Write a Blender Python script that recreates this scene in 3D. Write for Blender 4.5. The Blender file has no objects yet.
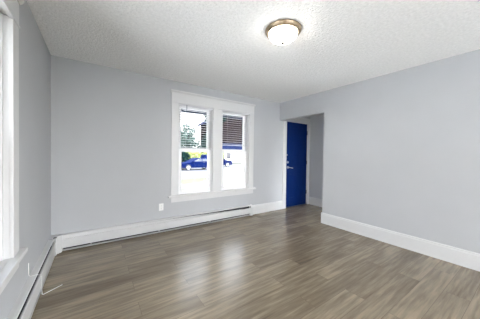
import bpy, bmesh, math, random
from math import sin, cos, pi, radians as R
from mathutils import Vector, Matrix
random.seed(7)
SC = bpy.context.scene
COL = SC.collection

# ------------------------------------------------------------------ camera
yaw, roll, pitch = 0.6036, 0.0129, -0.0141
right = Vector((cos(yaw), -sin(yaw), 0)); fwd_h = Vector((sin(yaw), cos(yaw), 0)); zz = Vector((0, 0, 1))
fwd = fwd_h * cos(pitch) + zz * sin(pitch)
up = -fwd_h * sin(pitch) + zz * cos(pitch)
r2 = right * cos(roll) + up * sin(roll)
u2 = up * cos(roll) - right * sin(roll)
cd = bpy.data.cameras.new('camera'); cam = bpy.data.objects.new('camera', cd); COL.objects.link(cam)
M = Matrix((r2, u2, -fwd)).transposed().to_4x4(); M.translation = (0.457, -3.5592, 1.2708)
cam.matrix_world = M
cd.sensor_width = 36; cd.lens = 211.0062 * 36 / 480; cd.clip_start = 0.02; cd.clip_end = 400
cd.shift_y = -1.42 / 480
SC.camera = cam

# ------------------------------------------------------------------ world, sun, exposure
SKY = 1.0; SUN = 5.5; LAMP = 11.0
w = bpy.data.worlds.new('sky'); SC.world = w; w.use_nodes = True
nt = w.node_tree; nt.nodes.clear()
tc = nt.nodes.new('ShaderNodeTexCoord'); sp = nt.nodes.new('ShaderNodeSeparateXYZ')
rp = nt.nodes.new('ShaderNodeValToRGB'); bg = nt.nodes.new('ShaderNodeBackground'); wo = nt.nodes.new('ShaderNodeOutputWorld')
rp.color_ramp.elements[0].position = 0.0; rp.color_ramp.elements[0].color = (1, 1, 1, 1)
rp.color_ramp.elements[1].position = 0.8; rp.color_ramp.elements[1].color = (0.72, 0.84, 1, 1)
nt.links.new(tc.outputs['Generated'], sp.inputs[0]); nt.links.new(sp.outputs['Z'], rp.inputs[0])
nt.links.new(rp.outputs[0], bg.inputs[0]); nt.links.new(bg.outputs[0], wo.inputs[0]); 
dt = nt.nodes.new('ShaderNodeVectorMath'); dt.operation = 'DOT_PRODUCT'; dt.inputs[1].default_value = Vector((-0.35, 0.92, 0.10)).normalized()
mr = nt.nodes.new('ShaderNodeMapRange'); mr.interpolation_type = 'SMOOTHSTEP'      # hazy sky, dimmer opposite the sun
for i, v in ((1, -0.1), (2, 0.7), (3, 7.0 * SKY), (4, 1.9 * SKY)): mr.inputs[i].default_value = v
nt.links.new(tc.outputs['Generated'], dt.inputs[0]); nt.links.new(dt.outputs['Value'], mr.inputs[0]); nt.links.new(mr.outputs[0], bg.inputs[1])
sl = bpy.data.lights.new('sun', 'SUN'); sl.energy = SUN; sl.angle = R(0.6); sl.color = (1, 0.96, 0.88)
so = bpy.data.objects.new('sun', sl); COL.objects.link(so)
so.rotation_euler = Vector((-0.25, -0.40, 0.88)).to_track_quat('Z', 'Y').to_euler()
SC.view_settings.view_transform = 'Standard'; SC.view_settings.look = 'None'
SC.view_settings.exposure = 1.27; SC.view_settings.gamma = 1.0; SC.view_settings.use_curve_mapping = False
SC.cycles.use_denoising = True; SC.cycles.max_bounces = 16; SC.cycles.diffuse_bounces = 10
SC.cycles.transparent_max_bounces = 24; SC.cycles.sample_clamp_indirect = 6.0
SC.cycles.caustics_reflective = False; SC.cycles.caustics_refractive = False

# ------------------------------------------------------------------ materials
def base(name):
    m = bpy.data.materials.new(name); m.use_nodes = True
    return m, m.node_tree, m.node_tree.nodes['Principled BSDF']
def mat(name, col, rough=0.5, metal=0.0, var=0.0, scale=20, bump=0.0, bscale=200, spec=0.5, coat=0.0):
    m, t, b = base(name)
    b.inputs['Roughness'].default_value = rough; b.inputs['Metallic'].default_value = metal
    b.inputs['Specular IOR Level'].default_value = spec; b.inputs['Coat Weight'].default_value = coat
    b.inputs['Base Color'].default_value = (*col, 1)
    co = t.nodes.new('ShaderNodeTexCoord')
    if var:
        n = t.nodes.new('ShaderNodeTexNoise'); n.inputs['Scale'].default_value = scale; n.inputs['Detail'].default_value = 4
        r = t.nodes.new('ShaderNodeValToRGB')
        r.color_ramp.elements[0].position = 0.3; r.color_ramp.elements[1].position = 0.7
        r.color_ramp.elements[0].color = (*[c * (1 - var) for c in col], 1)
        r.color_ramp.elements[1].color = (*[min(1, c * (1 + var)) for c in col], 1)
        t.links.new(co.outputs['Object'], n.inputs[0]); t.links.new(n.outputs[0], r.inputs[0]); t.links.new(r.outputs[0], b.inputs['Base Color'])
    if bump:
        n2 = t.nodes.new('ShaderNodeTexNoise'); n2.inputs['Scale'].default_value = bscale; n2.inputs['Detail'].default_value = 3
        bp = t.nodes.new('ShaderNodeBump'); bp.inputs['Strength'].default_value = bump; bp.inputs['Distance'].default_value = 0.01
        t.links.new(co.outputs['Object'], n2.inputs[0]); t.links.new(n2.outputs[0], bp.inputs['Height']); t.links.new(bp.outputs[0], b.inputs['Normal'])
    return m
M_WALL = mat('grey_wall_paint', (0.46, 0.470, 0.488), 0.55, var=0.015, scale=3, bump=0.05, bscale=350, spec=0.35)
M_TRIM = mat('white_trim_paint', (0.63, 0.63, 0.63), 0.35, var=0.01)
M_SASH = mat('white_sash_paint', (0.86, 0.86, 0.86), 0.4, var=0.01)
M_HEAT = mat('white_enamel', (0.58, 0.58, 0.58), 0.35, var=0.015, scale=8)
M_DARK = mat('shaded_cavity_fin', (0.03, 0.03, 0.032), 0.6, var=0.1)  # dark grey fins, darkened further for the shade inside the heater
M_BACKSHADE = mat('shaded_back_plate', (0.04, 0.04, 0.042), 0.5, 0.3, var=0.1)  # back plate colour carries the shade inside the heater slot
M_FIN = mat('aluminium_fin', (0.35, 0.35, 0.36), 0.4, 0.9, var=0.1)
M_COPPER = mat('copper_pipe', (0.45, 0.22, 0.12), 0.4, 0.9, var=0.1)
M_DOOR = mat('blue_door_paint', (0.0008, 0.018, 0.12), 0.45, var=0.04, scale=6, spec=0.14)
M_BRASS = mat('satin_nickel', (0.72, 0.70, 0.66), 0.28, 1.0, var=0.05)
M_PAN = mat('brushed_bronze_nickel', (0.42, 0.32, 0.22), 0.38, 0.85, var=0.08, scale=40)
M_FINIAL = mat('dull_bronze', (0.035, 0.03, 0.026), 0.6, 0.0, var=0.05)
M_HINGE = mat('dark_hinge_steel', (0.10, 0.10, 0.11), 0.4, 0.8, var=0.1)
M_PLATE = mat('white_plastic', (0.80, 0.80, 0.79), 0.35, var=0.01)
M_SLOT = mat('dark_slot', (0.02, 0.02, 0.02), 0.6, var=0.1)
M_SLAT = mat('white_blind_slat', (0.62, 0.62, 0.64), 0.45, var=0.02)
M_WAND = mat('backlit_wand_plastic', (0.10, 0.12, 0.16), 0.3, var=0.05)  # darkened in colour to look backlit against the window
M_CORD = mat('white_cord', (0.8, 0.8, 0.8), 0.7, var=0.03)
M_LINE = mat('white_line_skin', (0.9, 0.9, 0.88), 0.4, var=0.02)

def ceiling_mat():
    m, t, b = base('stippled_white_ceiling')
    b.inputs['Roughness'].default_value = 0.9; b.inputs['Specular IOR Level'].default_value = 0.2
    co = t.nodes.new('ShaderNodeTexCoord')
    n = t.nodes.new('ShaderNodeTexNoise'); n.inputs['Scale'].default_value = 38; n.inputs['Detail'].default_value = 5; n.inputs['Roughness'].default_value = 0.62
    v = t.nodes.new('ShaderNodeTexVoronoi'); v.inputs['Scale'].default_value = 70
    mx = t.nodes.new('ShaderNodeMath'); mx.operation = 'MULTIPLY_ADD'; mx.inputs[1].default_value = -0.5
    bp = t.nodes.new('ShaderNodeBump'); bp.inputs['Strength'].default_value = 0.55; bp.inputs['Distance'].default_value = 0.02
    r = t.nodes.new('ShaderNodeValToRGB'); r.color_ramp.elements[0].position = 0.3; r.color_ramp.elements[1].position = 0.7
    r.color_ramp.elements[0].color = (0.80, 0.80, 0.795, 1); r.color_ramp.elements[1].color = (0.93, 0.93, 0.925, 1)
    L = t.links.new
    L(co.outputs['Object'], n.inputs[0]); L(co.outputs['Object'], v.inputs[0])
    L(v.outputs['Distance'], mx.inputs[0]); L(n.outputs[0], mx.inputs[2]); L(mx.outputs[0], bp.inputs['Height'])
    L(bp.outputs[0], b.inputs['Normal']); L(n.outputs[0], r.inputs[0]); L(r.outputs[0], b.inputs['Base Color'])
    return m
M_CEIL = ceiling_mat()

def floor_mat():
    m, t, b = base('grey_brown_vinyl_planks'); L = t.links.new
    co = t.nodes.new('ShaderNodeTexCoord')
    br = t.nodes.new('ShaderNodeTexBrick')
    br.offset = 0.37; br.offset_frequency = 2; br.squash = 1
    br.inputs['Scale'].default_value = 1; br.inputs['Brick Width'].default_value = 1.22; br.inputs['Row Height'].default_value = 0.178
    br.inputs['Mortar Size'].default_value = 0.0016; br.inputs['Mortar Smooth'].default_value = 0.2; br.inputs['Bias'].default_value = 0.0
    br.inputs['Color1'].default_value = (0, 0, 0, 1); br.inputs['Color2'].default_value = (1, 1, 1, 1); br.inputs['Mortar'].default_value = (0.5, 0.5, 0.5, 1)
    L(co.outputs['Object'], br.inputs['Vector'])
    # grain: noise stretched along X, shifted per plank
    sh = t.nodes.new('ShaderNodeVectorMath'); sh.operation = 'MULTIPLY_ADD'
    sh.inputs[1].default_value = (7.3, 3.1, 5.7); L(br.outputs['Color'], sh.inputs[0]); L(co.outputs['Object'], sh.inputs[2])
    mp = t.nodes.new('ShaderNodeMapping'); mp.inputs['Scale'].default_value = (1.0, 13, 1); L(sh.outputs[0], mp.inputs[0])
    n1 = t.nodes.new('ShaderNodeTexNoise'); n1.inputs['Scale'].default_value = 2.2; n1.inputs['Detail'].default_value = 8; n1.inputs['Roughness'].default_value = 0.62; n1.inputs['Distortion'].default_value = 0.25
    L(mp.outputs[0], n1.inputs[0])
    n3 = t.nodes.new('ShaderNodeTexNoise'); n3.inputs['Scale'].default_value = 1.1; n3.inputs['Detail'].default_value = 2
    mp3 = t.nodes.new('ShaderNodeMapping'); mp3.inputs['Scale'].default_value = (1.6, 3.5, 1); L(sh.outputs[0], mp3.inputs[0]); L(mp3.outputs[0], n3.inputs[0])
    ad = t.nodes.new('ShaderNodeMath'); ad.operation = 'MULTIPLY_ADD'; ad.inputs[1].default_value = 0.16; L(br.outputs['Color'], ad.inputs[0]); 
    ad2 = t.nodes.new('ShaderNodeMath'); ad2.operation = 'MULTIPLY_ADD'; ad2.inputs[1].default_value = 0.35; L(n3.outputs[0], ad2.inputs[0]); L(n1.outputs[0], ad2.inputs[2])
    L(ad2.outputs[0], ad.inputs[2])
    r = t.nodes.new('ShaderNodeValToRGB'); e = r.color_ramp.elements
    e[0].position = 0.46; e[0].color = (0.100, 0.078, 0.051, 1); e[1].position = 1.0; e[1].color = (0.35, 0.282, 0.196, 1)
    x = e.new(0.72); x.color = (0.20, 0.158, 0.105, 1)
    L(ad.outputs[0], r.inputs[0])
    mm = t.nodes.new('ShaderNodeMix'); mm.data_type = 'RGBA'; mm.blend_type = 'MULTIPLY'
    L(br.outputs['Fac'], mm.inputs[0]); L(r.outputs[0], mm.inputs[6]); mm.inputs[7].default_value = (0.55, 0.52, 0.5, 1)
    L(mm.outputs[2], b.inputs['Base Color'])
    rr = t.nodes.new('ShaderNodeMapRange'); rr.inputs[3].default_value = 0.19; rr.inputs[4].default_value = 0.29; L(n1.outputs[0], rr.inputs[0]); L(rr.outputs[0], b.inputs['Roughness'])
    b.inputs['Specular IOR Level'].default_value = 0.6
    bp = t.nodes.new('ShaderNodeBump'); bp.inputs['Strength'].default_value = 0.07; bp.inputs['Distance'].default_value = 0.004
    sb = t.nodes.new('ShaderNodeMath'); sb.operation = 'SUBTRACT'; L(n1.outputs[0], sb.inputs[0]); L(br.outputs['Fac'], sb.inputs[1])
    L(sb.outputs[0], bp.inputs['Height']); L(bp.outputs[0], b.inputs['Normal'])
    return m
M_FLOOR = floor_mat()

def glass_mat(name='window_glass', tint=(1, 1, 1)):
    m = bpy.data.materials.new(name); m.use_nodes = True; t = m.node_tree; t.nodes.clear()
    o = t.nodes.new('ShaderNodeOutputMaterial'); mx = t.nodes.new('ShaderNodeMixShader'); tr = t.nodes.new('ShaderNodeBsdfTransparent')
    gl = t.nodes.new('ShaderNodeBsdfGlossy'); fr = t.nodes.new('ShaderNodeFresnel'); fr.inputs[0].default_value = 1.25
    gl.inputs['Roughness'].default_value = 0.02; tr.inputs[0].default_value = (*tint, 1)
    t.links.new(fr.outputs[0], mx.inputs[0]); t.links.new(tr.outputs[0], mx.inputs[1]); t.links.new(gl.outputs[0], mx.inputs[2]); t.links.new(mx.outputs[0], o.inputs[0])
    return m
M_GLASS = glass_mat()
def emit_mat(name, col, s):
    m, t, b = base(name)
    b.inputs['Base Color'].default_value = (0.9, 0.88, 0.84, 1); b.inputs['Roughness'].default_value = 0.3
    b.inputs['Emission Color'].default_value = (*col, 1); b.inputs['Emission Strength'].default_value = s
    return m

# ------------------------------------------------------------------ mesh helpers
class MB:
    def __init__(s): s.bm = bmesh.new()
    def box(s, x0, x1, y0, y1, z0, z1):
        x0, x1 = min(x0, x1), max(x0, x1); y0, y1 = min(y0, y1), max(y0, y1); z0, z1 = min(z0, z1), max(z0, z1)
        v = [s.bm.verts.new(p) for p in ((x0,y0,z0),(x1,y0,z0),(x1,y1,z0),(x0,y1,z0),(x0,y0,z1),(x1,y0,z1),(x1,y1,z1),(x0,y1,z1))]
        for f in ((3,2,1,0),(4,5,6,7),(0,1,5,4),(1,2,6,5),(2,3,7,6),(3,0,4,7)): s.bm.faces.new([v[i] for i in f])
        return s
    def prism(s, pts, axis, a, b):      # pts: 2D outline in the two other axes (x<y<z order), extruded from a to b
        def mk(p, c): return {0: (c, p[0], p[1]), 1: (p[0], c, p[1]), 2: (p[0], p[1], c)}[axis]
        A = [s.bm.verts.new(mk(p, a)) for p in pts]; B = [s.bm.verts.new(mk(p, b)) for p in pts]
        n = len(pts)
        s.bm.faces.new(A); s.bm.faces.new(B[::-1])
        for i in range(n): s.bm.faces.new((A[i], B[i], B[(i+1) % n], A[(i+1) % n]))
        return s
    def lathe(s, prof, n=32, c=(0, 0, 0), axis=2):
        rings = []
        for r, z in prof:
            if r < 1e-6: ring = [s._p(c, 0, 0, z, axis)]
            else: ring = [s._p(c, r*cos(2*pi*i/n), r*sin(2*pi*i/n), z, axis) for i in range(n)]
            rings.append(ring)
        for a, b in zip(rings, rings[1:]):
            for i in range(n):
                j = (i+1) % n
                if len(a) == 1 and len(b) == 1: continue
                if len(a) == 1: s.bm.faces.new((a[0], b[i], b[j]))
                elif len(b) == 1: s.bm.faces.new((a[i], b[0], a[j]))
                else: s.bm.faces.new((a[i], b[i], b[j], a[j]))
        return s
    def _p(s, c, x, y, z, axis):
        q = {2: (x, y, z), 1: (x, z, y), 0: (z, x, y)}[axis]
        return s.bm.verts.new((c[0]+q[0], c[1]+q[1], c[2]+q[2]))
    def tube(s, pts, r, n=8, r_end=None):
        pts = [Vector(p) for p in pts]; rings = []
        for i, p in enumerate(pts):
            d = (pts[min(i+1, len(pts)-1)] - pts[max(i-1, 0)]).normalized()
            a = d.orthogonal().normalized() if abs(d.z) > 0.9 else d.cross(Vector((0, 0, 1))).normalized()
            b = d.cross(a); rr = r if r_end is None else r + (r_end - r) * i / (len(pts)-1)
            rings.append([s.bm.verts.new(p + (a*cos(2*pi*k/n) + b*sin(2*pi*k/n)) * rr) for k in range(n)])
        for A, B in zip(rings, rings[1:]):
            for k in range(n): s.bm.faces.new((A[k], A[(k+1) % n], B[(k+1) % n], B[k]))
        s.bm.faces.new(rings[0][::-1]); s.bm.faces.new(rings[-1])
        return s
    def build(s, name, m, parent=None, bevel=0.0, smooth=False, segs=2):
        bmesh.ops.recalc_face_normals(s.bm, faces=s.bm.faces)
        if bevel:
            es = [e for e in s.bm.edges if len(e.link_faces) == 2 and e.calc_face_angle(0) > 0.6]
            bmesh.ops.bevel(s.bm, geom=es, offset=bevel, segments=segs, affect='EDGES', profile=0.6, clamp_overlap=True)
        me = bpy.data.meshes.new(name); s.bm.to_mesh(me); s.bm.free()
        if smooth:
            for p in me.polygons: p.use_smooth = True
        o = bpy.data.objects.new(name, me); me.materials.append(m); COL.objects.link(o)
        if parent: o.parent = parent
        return o
def bx(*a): return MB().box(*a)
def tag(o, label=None, cat=None, group=None, kind=None):
    if label: o['label'] = label
    if cat: o['category'] = cat
    if group: o['group'] = group
    if kind: o['kind'] = kind
    return o
def thing(name, label, cat, loc=(0, 0, 0), rz=0.0, group=None, kind=None):
    o = bpy.data.objects.new(name, None); COL.objects.link(o); o.empty_display_size = 0.1
    o.location = loc; o.rotation_euler = (0, 0, rz)
    return tag(o, label, cat, group, kind)
def S(o, label, cat): return tag(o, label, cat, kind='structure')
def wall_holes(axis, a0, a1, t0, t1, z0, z1, holes):
    """wall running along axis (0 or 1) between a0..a1, thickness t0..t1; holes = [(h0,h1,zb,zt)]"""
    mb = MB()
    cuts = sorted({a0, a1, *[h[0] for h in holes], *[h[1] for h in holes]})
    for p, q in zip(cuts, cuts[1:]):
        segs = [(z0, z1)]
        for h in holes:
            if h[0] <= p + 1e-6 and q - 1e-6 <= h[1]:
                ns = []
                for s0, s1 in segs:
                    if h[2] > s0: ns.append((s0, min(h[2], s1)))
                    if h[3] < s1: ns.append((max(h[3], s0), s1))
                segs = ns
        for s0, s1 in segs:
            if axis == 0: mb.box(p, q, t0, t1, s0, s1)
            else: mb.box(t0, t1, p, q, s0, s1)
    bmesh.ops.remove_doubles(mb.bm, verts=mb.bm.verts, dist=1e-5)
    # interior faces shared by two boxes are removed
    mb.bm.verts.index_update(); seen = {}
    for f in list(mb.bm.faces):
        k = tuple(sorted(v.index for v in f.verts))
        seen.setdefault(k, []).append(f)
    bad = [f for fs in seen.values() if len(fs) > 1 for f in fs]
    if bad: bmesh.ops.delete(mb.bm, geom=bad, context='FACES')
    return mb

# ------------------------------------------------------------------ room shell
H = 2.5; XR = 4.029; YF = -6.2; XH = 5.14; WT = 0.16; GZ = -0.5
S(MB().box(0, XR + 0.16, YF, 0, -0.12, 0).box(XR + 0.16, XH, -2.6, 0, -0.12, 0).build('floor', M_FLOOR), 'grey brown wood look plank floor of the empty room', 'floor')
S(MB().box(-WT, XR + 0.16, YF - WT, WT, H, H + 0.12).box(XR + 0.16, XH + WT, -2.6, WT, H, H + 0.12).build('ceiling', M_CEIL), 'white stippled ceiling over the whole room', 'ceiling')
WZ0, WZ1 = 0.545, 2.165
WX0, WX1 = 1.62, 3.14
WL0, WL1 = -3.085, -1.565
S(wall_holes(0, -WT, XH + WT, 0, WT, -0.12, H, [(WX0, WX1, WZ0, WZ1), (4.245, 5.075, -0.12, 2.125)]).build('wall_back', M_WALL), 'grey painted wall with the twin window and blue door', 'wall')
S(wall_holes(1, YF, 0, -WT, 0, -0.12, H, [(WL0, WL1, WZ0, WZ1)]).build('wall_left', M_WALL), 'grey painted wall at the left edge with a second window', 'wall')
S(wall_holes(0, -WT, XR + 0.16, YF - WT, YF, -0.12, H, [(0.4, 3.6, 0.0, 2.25)]).build('wall_front', M_WALL), 'grey painted wall behind the camera with an added wide glazed door', 'wall')
S(wall_holes(1, YF, 0, XR, XR + 0.16, 0, H, [(-1.16, 0, 0, 2.097), (-6.1, -4.1, 0.0, 2.25)]).build('wall_right', M_WALL), 'plain light grey wall with an uncased opening to the entry', 'wall')
S(bx(XH, XH + WT, -2.6, 0, -0.12, H).build('wall_entry', M_WALL), 'grey wall of the entry hall right of the blue door', 'wall')
S(wall_holes(0, XR + 0.16, XH, -2.6, -2.5, 0, H, [(4.30, 5.04, 0.3, 2.2)]).build('wall_hall', M_WALL), 'end wall of the entry hall with an added window', 'wall')

# baseboards: board with an eased cap
def bb_prof(h=0.197, t=0.016): return [(0, 0), (t, 0), (t, h - 0.030), (t - 0.004, h - 0.022), (t - 0.004, h - 0.008), (t - 0.009, h), (0, h)]
P = bb_prof()
S(MB().prism([(-d, z) for d, z in P], 0, 3.215, 4.14).build('baseboard_back', M_TRIM), 'short white baseboard between the heater and the blue door', 'baseboard')
mb = MB().prism([(XR - d, z) for d, z in P], 1, -3.989, -1.144)
mb.prism([(-1.16 + d, z) for d, z in P], 0, XR - 0.0, XR + 0.176)
mb.prism([(XR + 0.16 + d, z) for d, z in P], 1, -2.5, -1.144)
S(mb.build('baseboard_right', M_TRIM), 'long tall white baseboard along the plain right wall', 'baseboard')
S(MB().prism([(XH - d, z) for d, z in P], 1, -2.5, 0.0).build('baseboard_entry', M_TRIM), 'white baseboard in the entry hall right of the door', 'baseboard')

# ------------------------------------------------------------------ twin double-hung windows
def window(name, label, loc, rz):
    """local: x along the wall (0..1.49 opening), +y outwards, inner wall face at y=0"""
    W = 1.49; z0, z1 = 0.575, 2.15; mw = 0.19; ow = (W - mw) / 2
    t = thing(name, label, 'window', loc, rz, kind='structure')
    for a in (-0.125, W): bx(a, a + 0.125, -0.020, 0.0, z0, z1 - 0.01).build('side_casing', M_TRIM, t, 0.003)
    bx(ow, ow + mw, -0.016, 0.005, z0, z1 - 0.01).build('mullion_casing', M_TRIM, t, 0.003)
    hc = bx(-0.125, W + 0.125, -0.022, 0.0, z1 - 0.01, z1 + 0.155).build('head_casing', M_TRIM, t, 0.003)
    cp = MB().prism([(0, z1 + 0.155), (-0.026, z1 + 0.155), (-0.045, z1 + 0.178), (-0.045, z1 + 0.192), (0, z1 + 0.192)], 0, -0.140, W + 0.140).build('cap_moulding', M_TRIM, t)
    bx(-0.125, W + 0.125, -0.028, 0.0, z1 - 0.016, z1 - 0.004).build('fillet_moulding', M_TRIM, t, 0.003)
    bx(-0.175, W + 0.175, -0.055, 0.0, z0 - 0.030, z0).build('stool', M_TRIM, t, 0.006)
    bx(-0.125, W + 0.125, -0.020, 0.0, z0 - 0.115, z0 - 0.030).build('apron', M_TRIM, t, 0.004)
    bx(-0.015, W + 0.015, 0.0, WT, z0 - 0.030, z0).build('sill', M_TRIM, t)
    j = MB(); j.box(-0.015, 0, 0, WT, z0, z1).box(W, W + 0.015, 0, WT, z0, z1).box(-0.015, W + 0.015, 0, WT, z1, z1 + 0.015)
    j.build('jamb', M_TRIM, t)
    bx(ow, ow + mw, 0.005, WT, z0, z1).build('mullion_post', M_TRIM, t)
    for k in range(2):
        a = k * (ow + mw); b = a + ow
        st = MB()
        for xx in (a, b - 0.014): st.box(xx, xx + 0.014, 0.028, 0.046, z0, z1)
        for xx in (a, b - 0.03): st.box(xx, xx + 0.03, 0.086, 0.092, z0, z1)
        st.build('window_stop', M_TRIM, t)
        def sash(nm, y0, y1, zb, zt, bot, top):
            i = 0.016; s_ = 0.055
            f = MB(); f.box(a + i, a + i + s_, y0, y1, zb, zt); f.box(b - i - s_, b - i, y0, y1, zb, zt)
            f.box(a + i + s_, b - i - s_, y0, y1, zb, zb + bot); f.box(a + i + s_, b - i - s_, y0, y1, zt - top, zt)
            o = f.build(nm, M_SASH, t, 0.003)
            ym = (y0 + y1) / 2
            bx(a + i + s_ - 0.004, b - i - s_ + 0.004, ym - 0.002, ym + 0.002, zb + bot - 0.004, zt - top + 0.004).build('glass_pane', M_GLASS, o)
            return o
        sash('upper_sash', 0.093, 0.128, 1.342, z1, 0.042, 0.07)
        lo = sash('lower_sash', 0.048, 0.085, z0, 1.358, 0.065, 0.042)
        xm = (a + b) / 2
        MB().box(xm - 0.03, xm + 0.03, 0.055, 0.085, 1.358, 1.366).box(xm - 0.008, xm + 0.03, 0.06, 0.074, 1.366, 1.376).build('sash_lock', M_SASH, lo, 0.002)
    return t
window('window_1', 'white twin sash window in the back wall with a street view', (1.635, 0, 0), 0)
window('window_2', 'white window cut off by the left edge of the photo', (0, -3.07, 0), R(90))
t = thing('added_window_3', 'unseen window added to light the entry hall', 'window', (4.67, -2.5, 0), kind='structure')  # unseen opening added to brighten the entry hall
MB().box(-0.37, -0.32, -0.08, 0.015, 0.3, 2.2).box(0.32, 0.37, -0.08, 0.015, 0.3, 2.2).box(-0.32, 0.32, -0.08, 0.015, 0.3, 0.35).box(-0.32, 0.32, -0.08, 0.015, 2.15, 2.2).build('window_frame', M_TRIM, t, 0.003)
bx(-0.323, 0.323, -0.043, -0.037, 0.347, 2.153).build('glass_pane', M_GLASS, t)
# unseen glazed doors, added behind and beside the camera to let daylight in
def daylight_door(name, label, loc_, rz, W):
    t = thing(name, label, 'door', loc_, rz, kind='structure')
    for k in range(2):
        a = k * W / 2; b = a + W / 2
        f = MB().box(a, a + 0.06, 0.06, 0.10, 0.0, 2.25).box(b - 0.06, b, 0.06, 0.10, 0.0, 2.25).box(a + 0.06, b - 0.06, 0.06, 0.10, 0.0, 0.09).box(a + 0.06, b - 0.06, 0.06, 0.10, 2.17, 2.25).build('door_panel', M_SASH, t)
        bx(a + 0.056, b - 0.056, 0.077, 0.083, 0.086, 2.174).build('glass_pane', M_GLASS, f)
    for a, b, p, q in ((-0.11, 0, 0, 2.36), (W, W + 0.11, 0, 2.36), (0, W, 2.25, 2.36)):
        bx(a, b, -0.018, 0, p, q).build('door_casing', M_TRIM, t)
daylight_door('added_door_2', 'unseen glazed double door added for daylight behind the camera', (3.6, YF, 0), R(180), 3.2)
daylight_door('added_door_3', 'unseen glazed door added for daylight in the right wall', (XR, -4.1, 0), R(-90), 2.0)
def loc(mb, p):
    bmesh.ops.translate(mb.bm, verts=mb.bm.verts, vec=(-p[0], -p[1], -p[2])); return mb

# ------------------------------------------------------------------ blue entry door
d = thing('door_1', 'deep blue entry door in the back wall behind the opening', 'door', (4.655, 0.02, 0), kind='structure')
def loc(mb, p):
    bmesh.ops.translate(mb.bm, verts=mb.bm.verts, vec=(-p[0], -p[1], -p[2])); return mb
DP = (4.655, 0.02, 0)
slab = loc(bx(4.268, 5.052, 0.02, 0.064, 0.016, 2.100), DP).build('door_panel', M_DOOR, d, 0.002)
pn = MB()
for (a, b) in ((4.37, 4.61), (4.71, 4.95)):
    for (p, q) in ((0.22, 0.82), (1.0, 1.62), (1.74, 1.98)):
        for r in ((a, b, p, p + 0.012), (a, b, q - 0.012, q), (a, a + 0.012, p, q), (b - 0.012, b, p, q)):
            pn.box(r[0], r[1], 0.0165, 0.021, r[2], r[3])
loc(pn, DP).build('panel_moulding', M_DOOR, slab)
hd = loc(MB().lathe([(0, -0.012), (0.03, -0.012), (0.032, -0.004), (0.032, 0)], 24, (4.345, 0.02, 0.985), 1), DP).build('door_handle', M_BRASS, slab, smooth=False)
loc(MB().tube([(4.345, 0.012, 0.985), (4.345, -0.03, 0.985), (4.352, -0.04, 0.985), (4.375, -0.042, 0.982), (4.44, -0.04, 0.972), (4.462, -0.037, 0.968)], 0.011, 10), DP).build('lever', M_BRASS, slab, smooth=True)
loc(MB().lathe([(0, -0.022), (0.012, -0.022), (0.026, -0.014), (0.030, 0)], 24, (4.335, 0.02, 1.112), 1), DP).build('deadbolt', M_BRASS, slab, smooth=True)
loc(MB().lathe([(0, -0.010), (0.010, -0.010), (0.014, 0)], 16, (4.318, 0.02, 1.290), 1), DP).build('latch_guard', M_BRASS, slab)
fr = MB(); fr.box(4.245, 4.266, 0, WT, 0, 2.125).box(5.054, 5.075, 0, WT, 0, 2.125).box(4.266, 5.054, 0, WT, 2.103, 2.125)
fr.box(4.266, 4.278, 0.066, 0.10, 0, 2.103).box(5.042, 5.054, 0.066, 0.10, 0, 2.103).box(4.266, 5.054, 0.066, 0.10, 2.09, 2.103)
loc(fr, DP).build('door_frame', M_TRIM, d)
for a, b, p, q in ((4.14, 4.258, 0, 2.112), (5.062, XH - 0.001, 0, 2.112), (4.14, XH - 0.001, 2.112, 2.215)):
    loc(bx(a, b, -0.018, 0, p, q), DP).build('door_casing', M_TRIM, d, 0.003)
loc(MB().prism([(0, 2.215), (-0.022, 2.215), (-0.034, 2.232), (-0.034, 2.242), (0, 2.242)], 0, 4.13, XH - 0.001), DP).build('cap_moulding', M_TRIM, d)
loc(bx(4.266, 5.054, 0.0, WT, 0, 0.014), DP).build('threshold', M_HINGE, d)
for z in (0.33, 1.10, 1.87):
    h = loc(bx(5.040, 5.064, 0.014, 0.020, z - 0.045, z + 0.045), DP).build('hinge', M_HINGE, d)
    loc(MB().lathe([(0, -0.05), (0.0075, -0.05), (0.0075, 0.05), (0, 0.05)], 10, (5.054, 0.010, z)), DP).build('hinge_pin', M_HINGE, h)

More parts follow.
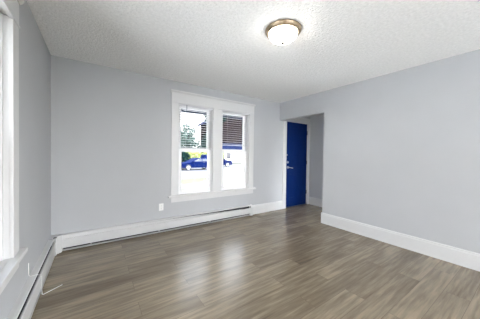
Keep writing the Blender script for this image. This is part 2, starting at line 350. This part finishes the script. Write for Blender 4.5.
# ------------------------------------------------------------------ baseboard heaters
def heater(name, label, L, loc_, rz, corner_left=False, cap_right=True, corner_right=False, opening=None, rise=0.0):
    """local x 0..L, room side is -y"""
    t = thing(name, label, 'baseboard heater', loc_, rz)
    x0 = 0.115 if corner_left else 0.0
    x1 = L - 0.055 if cap_right else (L - 0.0 if corner_right else L)
    def P_(pts): return [(-dd, z) for dd, z in pts]
    MB().prism(P_([(0.001, 0.012), (0.006, 0.012), (0.006, 0.211), (0.001, 0.211)]), 0, x0, x1).build('back_plate', M_BACKSHADE, t)
    MB().prism(P_([(0.0005, 0.217), (0.006, 0.216), (0.030, 0.214), (0.045, 0.209), (0.050, 0.200), (0.047, 0.200), (0.042, 0.206), (0.029, 0.210), (0.006, 0.212), (0.0005, 0.212)]), 0, x0, x1).build('hood', M_HEAT, t)
    MB().prism(P_([(0.052, 0.156 + rise), (0.056, 0.162 + rise), (0.062, 0.162 + rise), (0.067, 0.154 + rise), (0.067, 0.054), (0.062, 0.048), (0.052, 0.048), (0.052, 0.051), (0.060, 0.052), (0.064, 0.056), (0.064, 0.152 + rise), (0.060, 0.158 + rise), (0.056, 0.158 + rise)]), 0, x0, x1).build('front_panel', M_HEAT, t)
    MB().prism(P_([(0.006, 0.010), (0.060, 0.010), (0.063, 0.013), (0.063, 0.024), (0.060, 0.024), (0.058, 0.014), (0.006, 0.014)]), 0, x0, x1).build('bottom_lip', M_HEAT, t)
    # damper flap hinged in the slot, twisted open towards the far end
    n = 24; mb = MB(); ring = []
    for i in range(n + 1):
        x = x0 + 0.004 + (x1 - x0 - 0.008) * i / n
        f = i / n
        a = (opening[0] + (opening[1] - opening[0]) * f ** 1.6)
        hy, hz = -0.058, 0.164 + rise
        dirv = Vector((0, sin(a) * 1.0 + 0.0, cos(a)))
        ll = 0.037
        p = Vector((x, hy, hz)); q = p + Vector((0, ll * sin(a), ll * cos(a)))
        nrm = Vector((0, cos(a), -sin(a))) * 0.0012
        ring.append([mb.bm.verts.new(v) for v in (p - nrm, q - nrm, q + nrm, p + nrm)])
    for A, B in zip(ring, ring[1:]):
        for k in range(4): mb.bm.faces.new((A[k], A[(k+1) % 4], B[(k+1) % 4], B[k]))
    mb.bm.faces.new(ring[0]); mb.bm.faces.new(ring[-1][::-1])
    mb.build('damper', M_HEAT, t)
    pp = MB().tube([(x0 + 0.002, -0.034, 0.105), (x1 - 0.002, -0.034, 0.105)], 0.011, 10).build('pipe', M_COPPER, t)
    fm = MB(); x = x0 + 0.05
    while x < x1 - 0.05:
        fm.box(x, x + 0.0012, -0.050, -0.012, 0.070, 0.155); x += 0.022
    fm.build('heating_fins', M_DARK, pp)
    for xb in [x0 + 0.3 + 0.9 * k for k in range(int((x1 - x0 - 0.4) / 0.9) + 1)]:
        bx(xb, xb + 0.012, -0.061, -0.006, 0.0145, 0.069).build('bracket', M_HEAT, t)
    cap = [(0.0, 0.002), (0.066, 0.002), (0.071, 0.008), (0.071, 0.172), (0.066, 0.182), (0.052, 0.212), (0.040, 0.219), (0.0, 0.220)]
    if cap_right: MB().prism(P_(cap), 0, x1, L).build('end_cap', M_HEAT, t, 0.002)
    if corner_left:
        cc = MB().prism([(0.0005, -0.001), (0.118, -0.001), (0.118, -0.072), (0.072, -0.118), (0.072, -0.165), (0.0005, -0.165)], 2, 0.002, 0.222).build('corner_cover', M_HEAT, t, 0.004)
        bx(0.105, 0.121, -0.076, -0.002, 0.012, 0.219).build('seam_strip', M_HEAT, t, 0.002)
        MB().lathe([(0, 0.227), (0.016, 0.227), (0.019, 0.2215), (0.0, 0.2215)], 14, (0.060, -0.152, 0)).build('slot_end_shade', M_SLOT, cc)  # dark disc standing for the shaded end of the left heater's slot
    return t
heater('baseboard_heater', 'long white baseboard heater under the back wall window', 3.215, (0, 0, 0), 0, corner_left=True, opening=(R(14), R(115)))
heater('baseboard_heater', 'white baseboard heater along the left wall running toward the camera', 4.15, (0, -0.167 - 4.15, 0), R(90), cap_right=False, opening=(R(150), R(150)), rise=0.018)

# ------------------------------------------------------------------ ceiling lamp
LC = (1.975, -2.072, H)
t = thing('ceiling_light', 'flush round ceiling lamp with bronze rim and frosted glass bowl', 'ceiling light', LC)
MB().lathe([(0, 0), (0.174, 0), (0.176, -0.005), (0.174, -0.013), (0.166, -0.020), (0.163, -0.027), (0.150, -0.036), (0.142, -0.038), (0.138, -0.034), (0, -0.030)], 56).build('pan', M_PAN, t, smooth=True)
M_BOWL = emit_mat('lit_frosted_glass', (1.0, 0.95, 0.88), LAMP)
bw = MB().lathe([(0.138 * cos(a), -0.032 - 0.086 * sin(a)) for a in [pi/2 * i / 14 for i in range(14)]] + [(0, -0.120)], 48).build('glass_bowl', M_BOWL, t, smooth=True)
tag(bw, 'lit white frosted glass bowl')
fn = MB().lathe([(0, -0.116), (0.016, -0.118), (0.019, -0.124), (0.015, -0.131), (0.010, -0.136), (0, -0.140)], 16).build('finial', M_FINIAL, t, smooth=True)

# ------------------------------------------------------------------ outlet
OC = (1.357, 0, 0.405)
t = thing('wall_outlet', 'white electrical outlet low on the back wall above the heater', 'outlet', OC)
bx(-0.036, 0.036, -0.006, 0, -0.058, 0.058).build('cover_plate', M_PLATE, t, 0.003)
for z in (-0.021, 0.021):
    r = MB().prism([(0.017*cos(a), z + max(-0.0135, min(0.0135, 0.017*sin(a)))) for a in [2*pi*i/24 for i in range(24)]], 1, -0.0078, -0.005).build('receptacle', M_PLATE, t)
    MB().box(-0.0075, -0.0055, -0.0084, -0.0070, z - 0.002, z + 0.007).box(0.0055, 0.0075, -0.0084, -0.0070, z - 0.002, z + 0.007).box(-0.002, 0.002, -0.0084, -0.0070, z - 0.010, z - 0.006).build('plug_slots', M_SLOT, r)
MB().lathe([(0, -0.0072), (0.003, -0.0070), (0.0035, -0.0055)], 12, (0, 0, 0), 1).build('screw', M_BRASS, t)

# ------------------------------------------------------------------ thin white line from wall over heater to floor
cp = [(0.0035, -1.112, 0.340), (0.0035, -1.112, 0.260), (0.005, -1.110, 0.236), (0.012, -1.103, 0.2225), (0.045, -1.075, 0.2120), (0.066, -1.055, 0.195),
      (0.0735, -1.044, 0.170), (0.0740, -1.040, 0.060), (0.0760, -1.038, 0.012), (0.084, -1.033, 0.0045), (0.12, -1.006, 0.0040), (0.205, -0.944, 0.0040)]
tag(MB().tube(cp, 0.0028, 8).build('white_line', M_LINE, smooth=True), 'thin white line running over the left heater onto the floor', 'white_line')

# ------------------------------------------------------------------ venetian blinds
def blind(label, x0, x1, zt, zb, tilt, wand):
    t = thing('venetian_blind', label, 'blind', ((x0 + x1) / 2, 0.024, zb), 0)
    hw = (x1 - x0) / 2; hz = zt - zb
    bx(-hw, hw, -0.020, 0.020, hz - 0.042, hz).build('headrail', M_SLAT, t, 0.002)
    bx(-hw, hw, -0.012, 0.012, 0, 0.016).build('bottom_rail', M_SLAT, t, 0.003)
    z = hz - 0.062
    proto = None
    zs = []
    while z > 0.030: zs.append(z); z -= 0.0425
    for z in zs:
        if proto is None:
            mb = MB(); n = 6; A = []
            for i in range(n + 1):
                f = i / n * 2 - 1
                y = f * 0.0235; zc = 0.003 * (1 - f * f)
                yy = y * cos(tilt) - zc * sin(tilt); z2 = y * sin(tilt) + zc * cos(tilt)
                A.append([mb.bm.verts.new(p) for p in ((-hw + 0.004, yy, z2 + 0.0012), (hw - 0.004, yy, z2 + 0.0012), (hw - 0.004, yy, z2 - 0.0012), (-hw + 0.004, yy, z2 - 0.0012))])
            for a, b in zip(A, A[1:]):
                for k in range(4): mb.bm.faces.new((a[k], a[(k+1) % 4], b[(k+1) % 4], b[k]))
            mb.bm.faces.new(A[0]); mb.bm.faces.new(A[-1][::-1])
            proto = mb.build('slat', M_SLAT, t); proto.location.z = z
        else:
            o = proto.copy(); COL.objects.link(o); o.parent = t; o.location.z = z
    for x in (-hw + 0.12, hw - 0.12):
        MB().tube([(x, -0.0225, 0.008), (x, -0.0225, hz - 0.02)], 0.0009, 6).build('ladder_cord', M_CORD, t)
    if wand is not None:
        MB().tube([(wand, -0.026, hz - 0.02), (wand, -0.028, hz - 0.05), (wand, -0.028, hz - 0.46)], 0.0055, 8).build('tilt_wand', M_WAND, t, smooth=True)
    return t
blind('white slatted blind with backlit dark wand in the left half of the window', 1.639, 2.281, 2.146, 1.372, R(4), -0.185)
blind('white slatted blind without wand in the right half of the window', 2.484, 3.121, 2.146, 1.455, R(9), None)

# ------------------------------------------------------------------ outdoors
M_BOUNCE = mat('bounce_gravel', (0.72, 0.70, 0.67), 0.9, var=0.08, scale=3)  # bright ground added out of view to bounce light onto the ceiling
M_LAWN = mat('lawn', (0.045, 0.047, 0.021), 0.9, var=0.25, scale=1.5)
M_CONC = mat('pale_concrete', (0.066, 0.064, 0.061), 0.85, var=0.06, scale=2)
M_ROAD = mat('pale_asphalt', (0.050, 0.050, 0.057), 0.9, var=0.06, scale=1.2)
M_CAR = mat('blue_car_paint', (0.0008, 0.005, 0.036), 0.4, 0.0, var=0.03, spec=0.02, coat=0.0)
M_CGL = mat('dark_car_glass', (0.01, 0.014, 0.03), 0.08, var=0.05)
M_TIRE = mat('tyre_rubber', (0.012, 0.012, 0.014), 0.8, var=0.1)
M_RIM = mat('alloy_rim', (0.45, 0.46, 0.48), 0.3, 0.9, var=0.05)
M_LAMP = mat('head_lamp_lens', (0.75, 0.78, 0.8), 0.15, var=0.02)
M_TAIL = mat('tail_lamp_lens', (0.35, 0.01, 0.01), 0.2, var=0.05)
M_BARK = mat('bark', (0.06, 0.045, 0.04), 0.9, var=0.3, bump=0.4, bscale=30)
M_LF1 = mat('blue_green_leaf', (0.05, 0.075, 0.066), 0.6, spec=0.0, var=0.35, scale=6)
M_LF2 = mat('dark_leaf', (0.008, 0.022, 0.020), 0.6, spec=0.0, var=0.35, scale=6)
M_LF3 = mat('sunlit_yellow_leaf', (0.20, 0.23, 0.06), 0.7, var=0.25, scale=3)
M_SIDE = mat('brown_lap_siding', (0.009, 0.0065, 0.007), 0.7, spec=0.0, var=0.12, scale=2)
M_HWHITE = mat('white_house_paint', (0.75, 0.75, 0.75), 0.7, var=0.03)
M_SHING = mat('slate_blue_shingle', (0.006, 0.009, 0.026), 0.8, spec=0.0, var=0.2, scale=5)
M_SOFF = mat('shaded_soffit', (0.022, 0.036, 0.062), 0.7, var=0.05)  # blue darkness of the shaded eave underside put into its colour
S(MB().box(-80, 140, WT + 0.0, 160, GZ - 0.3, GZ).build('ground', M_LAWN), 'sunlit lawn outside the back wall window', 'lawn')
S(bx(-12, 14, WT, 6.2, GZ - 0.05, GZ + 0.012).build('bounce_bed', M_BOUNCE), 'unseen pale gravel bed added to bounce light indoors', 'bounce_bed')
S(MB().box(XH + WT, 140, -2.6, WT, GZ - 0.3, GZ).box(XR + 0.16, 140, -60, -2.6, GZ - 0.3, GZ).build('ground', M_LAWN), 'unseen lawn beyond the right wall, dark to limit bounced light', 'lawn')  # unseen; dark ground chosen so less light bounces to the right ceiling
S(MB().box(-80, -WT, -60, WT, GZ - 0.3, GZ).box(-WT, XR + 0.16, -60, YF - WT, GZ - 0.3, GZ).build('ground', M_BOUNCE), 'unseen pale gravel yard added to bounce light indoors', 'yard')
S(MB().box(-WT, XR + 0.16, YF - WT, WT, GZ - 0.3, -0.121).box(XR + 0.16, XH + WT, -2.6, WT, GZ - 0.3, -0.121).build('foundation', M_CONC), 'concrete foundation under the room', 'foundation')
S(MB().box(-1.0, XR + 0.76, YF - 1.1, 1.0, H + 0.121, H + 0.22).box(XR + 0.76, XH + 1.0, -3.0, 1.0, H + 0.121, H + 0.22).build('roof', M_SOFF), 'flat roof slab overhanging the outside walls', 'roof')
fs = MB(); fs.box(-1.0, XH + 1.0, 0.97, 1.0, 2.205, H + 0.121).box(-1.0, XR + 0.76, YF - 1.1, YF - 1.07, 2.25, H + 0.121)  # second board is an unseen front eave, added to block the sun
S(fs.build('trim_1', M_SOFF), 'fascia board coloured as in shade above the window, plus added unseen front board', 'trim')
S(MB().prism([(-60, 7.25), (3.6, 7.25), (4.8, 6.4), (5.0, 6.21), (60, 6.21), (60, 12.0), (9.5, 12.0), (6.69, 9.36), (4.67, 8.33), (-60, 8.2)], 2, GZ - 0.05, GZ + 0.015).build('sidewalk', M_CONC), 'pale concrete sidewalk widening into a driveway', 'sidewalk')
S(bx(-80, 140, 11.2, 30.0, GZ - 0.05, GZ + 0.01).build('street', M_ROAD), 'pale sunlit street beyond the grass strip', 'street')

def car(label, loc_, rz, suv, top):
    t = thing('car', label, 'car', loc_, rz)
    Ls, Wd = (4.6, 1.85) if suv else (4.5, 1.78)
    h = Ls / 2; hood = 0.98 if suv else 0.86; belt = 1.05 if suv else 0.92; w_ = Wd / 2
    rear_h = 1.05 if suv else 0.95
    prof = [(-h, 0.42), (-h + 0.05, 0.28), (h - 0.08, 0.28), (h, 0.40), (h - 0.02, hood - 0.22), (h - 0.14, hood - 0.08), (h - 1.05, hood + 0.02), (h - 1.35, belt), (-h + 0.55, belt + 0.02), (-h + 0.08, rear_h), (-h - 0.0, rear_h - 0.18)]
    body = MB().prism(prof, 1, -w_, w_).build('body', M_CAR, t, 0.05, segs=3)
    if suv: roof = [(-h + 0.05, belt), (h - 1.30, belt), (h - 1.95, top - 0.04), (h - 2.2, top), (-h + 0.35, top - 0.02), (-h + 0.2, top - 0.08)]
    else: roof = [(-h + 0.45, belt), (h - 1.25, belt), (h - 2.0, top - 0.03), (h - 2.3, top), (-h + 1.35, top - 0.03), (-h + 1.15, top - 0.08)]
    gh = MB().prism(roof, 1, -w_ + 0.10, w_ - 0.10)
    for v in gh.bm.verts:
        f = (v.co.z - belt) / (top - belt); v.co.y *= 1 - 0.16 * max(0, f)
    cab = gh.build('cabin', M_CAR, t, 0.04, segs=3)
    for s in (-1, 1):
        xa, xb = roof[0][0] + 0.30, roof[1][0] - 0.22
        ta, tb = roof[-1][0] + 0.22, roof[2][0] - 0.1
        xm = (xa + xb) / 2
        for (p, q, c, e) in ((xa, xm - 0.05, ta, xm - 0.05), (xm + 0.05, xb, xm + 0.05, tb)):
            g = MB(); zz0, zz1 = belt + 0.06, top - 0.10
            pts = []
            for off in (0.0, 0.012):
                for (xx, z) in ((p, zz0), (q, zz0), (e, zz1), (c, zz1)):
                    f = (z - belt) / (top - belt); y = (w_ - 0.10) * (1 - 0.16 * f) - 0.004 + off
                    pts.append(g.bm.verts.new((xx, s * y, z)))
            A, B = pts[:4], pts[4:]
            g.bm.faces.new(A); g.bm.faces.new(B[::-1])
            for k in range(4): g.bm.faces.new((A[k], B[k], B[(k+1) % 4], A[(k+1) % 4]))
            g.build('side_window', M_CGL, cab)
        bx(h - 0.16, h - 0.01, s * (w_ - 0.45), s * (w_ - 0.06), hood - 0.24, hood - 0.12).build('headlight', M_LAMP, t, 0.02)
        bx(-h - 0.015, -h + 0.06, s * (w_ - 0.40), s * (w_ - 0.05), rear_h - 0.22, rear_h - 0.06).build('tail_light', M_TAIL, t, 0.01)
        bx(h - 1.5, h - 1.3, s * (w_ - 0.02), s * (w_ + 0.16), belt + 0.01, belt + 0.13).build('side_mirror', M_CAR, t, 0.03)
        for xx in (h - 0.88, -h + 0.85):
            wh = MB().lathe([(0.20, -0.11), (0.31, -0.11), (0.33, -0.08), (0.33, 0.08), (0.31, 0.11), (0.20, 0.11)], 24, (xx, s * (w_ - 0.08), 0.33), 1).build('wheel', M_TIRE, t)
            MB().lathe([(0, -0.09), (0.20, -0.10), (0.20, 0.10), (0, 0.09)], 20, (xx, s * (w_ - 0.075), 0.33), 1).build('rim', M_RIM, wh)
    return t
car('dark blue car parked on the street, seen through the left lower pane', (10.25, 19.6, GZ + 0.01), R(183), False, 1.38)
car('tall dark blue car at the left edge of the right lower pane', (15.3, 24.2, GZ + 0.01), R(2), True, 1.80)

def foliage(name, m, parent, clusters, n, size, seed):
    rnd = random.Random(seed); mb = MB(); tot = sum(c[3] * c[4] * c[5] for c in clusters)
    for (cx, cy, cz, rx, ry, rz_) in clusters:
        k = int(n * rx * ry * rz_ / tot) + 1
        for _ in range(k):
            while True:
                p = Vector((rnd.uniform(-1, 1), rnd.uniform(-1, 1), rnd.uniform(-1, 1)))
                if 0.25 < p.length < 1: break
            c = Vector((cx + p.x * rx, cy + p.y * ry, cz + p.z * rz_))
            a = Vector((rnd.gauss(0, 1), rnd.gauss(0, 1), rnd.gauss(0, 0.6))).normalized(); b = a.orthogonal().normalized()
            b.rotate(Matrix.Rotation(rnd.uniform(0, 6.28), 3, a))
            s_ = size * rnd.uniform(0.6, 1.3); a = a.cross(b).normalized()
            mb.bm.faces.new([mb.bm.verts.new(c + a * s_), mb.bm.verts.new(c + b * s_ * 0.5), mb.bm.verts.new(c - a * s_), mb.bm.verts.new(c - b * s_ * 0.5)])
    me_o = mb.build(name, m, parent)
    return me_o
def tree(label, loc_, h, trunk_r, clusters, m, n, size, seed):
    t = thing('tree', label, 'tree', loc_, 0)
    top = max(c[2] for c in clusters)
    tk = MB().tube([(0, 0, 0), (0.05, 0.02, h * 0.4), (-0.05, 0.05, h * 0.75), (0.0, 0.0, top)], trunk_r, 10, trunk_r * 0.35)
    for c in clusters:
        z0 = min(h * 0.6, c[2] * 0.7)
        tk.tube([(0, 0, z0), (c[0] * 0.5, c[1] * 0.5, (z0 + c[2]) / 2), (c[0], c[1], c[2])], trunk_r * 0.45, 6, trunk_r * 0.15)
    tk.build('trunk', M_BARK, t)
    foliage('foliage', m, t, clusters, n, size, seed)
    return t
G = GZ
tree('blue green tree filling the lower half of the left upper pane', (12.6, 31, G), 4.0, 0.22,
     [(0, 0, 4.2, 2.2, 1.8, 1.6), (1.6, 0, 3.3, 1.6, 1.5, 1.5), (-1.4, 0, 3.4, 1.5, 1.5, 1.2), (0.8, 0, 5.6, 1.5, 1.4, 1.3)], M_LF1, 2600, 0.20, 3)
tree('slender street tree mostly behind the window mullion', (9.75, 14.0, G), 3.6, 0.11,
     [(0, 0, 5.6, 1.15, 1.1, 1.0), (-0.45, 0, 5.0, 0.7, 0.7, 0.6)], M_LF2, 1300, 0.12, 5)
tree('dark bushy tree behind the car at the left of the lower pane', (10.6, 27.0, G), 1.0, 0.14,
     [(0, 0, 1.7, 1.2, 1.0, 0.9), (0.9, 0, 1.3, 0.9, 0.9, 0.9)], M_LF2, 1500, 0.14, 8)
tree('dark evergreen at the lower right of the left upper pane', (17.2, 32.0, G), 1.5, 0.16,
     [(0, 0, 2.4, 1.3, 1.2, 1.3), (0, 0, 3.9, 0.9, 0.9, 1.0), (0.1, 0, 4.9, 0.5, 0.5, 0.7)], M_LF2, 1700, 0.15, 9)
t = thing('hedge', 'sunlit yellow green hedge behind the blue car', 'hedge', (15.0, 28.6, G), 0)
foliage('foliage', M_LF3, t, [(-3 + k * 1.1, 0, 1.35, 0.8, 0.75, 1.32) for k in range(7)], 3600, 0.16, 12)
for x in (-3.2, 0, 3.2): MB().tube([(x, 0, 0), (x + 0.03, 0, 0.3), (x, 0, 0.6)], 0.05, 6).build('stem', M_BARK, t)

t = thing('house', 'brown sided house across the street behind the right blind', 'house', (29.6, 35.0, G), 0)
lap = MB()
MB().box(-8, 9, 0, 9, 0, 3.4).build('ground_floor_wall', M_HWHITE, t)
sd = MB().prism([(-8, 3.4), (9, 3.4), (9, 9.0), (0.5, 14.6), (-8, 9.0)], 1, 0.0, 9.0)
up_ = sd.build('gable_wall', M_SIDE, t)
for k in range(34):
    z = 3.6 + k * 0.28
    hwk = 8.5 if z < 9.0 else 8.5 * (14.6 - z) / 5.6
    if hwk > 0.3: lap.prism([(-0.045, z - 0.13), (0.0, z + 0.14), (0.0, z - 0.13)], 0, 0.5 - hwk, 0.5 + hwk)
lap.build('lap_boards', M_SIDE, up_)
MB().prism([(-2.3, 2.75), (0.0, 4.1), (0.0, 4.3), (-2.4, 2.9)], 0, -8.4, 9.4).build('porch_roof', M_SHING, t)
for s in (-1, 1):
    MB().prism([(0.5, 14.65), (0.5 + s * 9.2, 8.6), (0.5 + s * 9.2, 8.9), (0.5, 14.95)], 1, -0.5, 9.5).build('roof_slope', M_SHING, t)
for x in (-7.6, -3.5, 0.5, 4.5, 8.6): bx(x - 0.1, x + 0.1, -2.2, -2.0, 0, 2.85).build('porch_post', M_HWHITE, t)
for x in (-5.5, 2.6, 6.2):
    f = bx(x - 0.6, x + 0.6, -0.06, 0.0, 0.9, 2.3).build('window', M_HWHITE, t); bx(x - 0.5, x + 0.5, -0.07, -0.05, 1.0, 2.2).build('pane', M_CGL, f)
for x in (0.5, 5.2):
    f = bx(x - 0.6, x + 0.6, -0.10, 0.0, 4.9, 6.3).build('window', M_HWHITE, t); bx(x - 0.5, x + 0.5, -0.11, -0.09, 5.0, 6.2).build('pane', M_CGL, f)
bx(-1.5, -0.5, -0.05, 0.0, 0.15, 2.25).build('front_door', M_CGL, t)
bx(-8.2, 9.2, -2.3, 0.0, 0, 0.15).build('porch_floor', M_CONC, t)
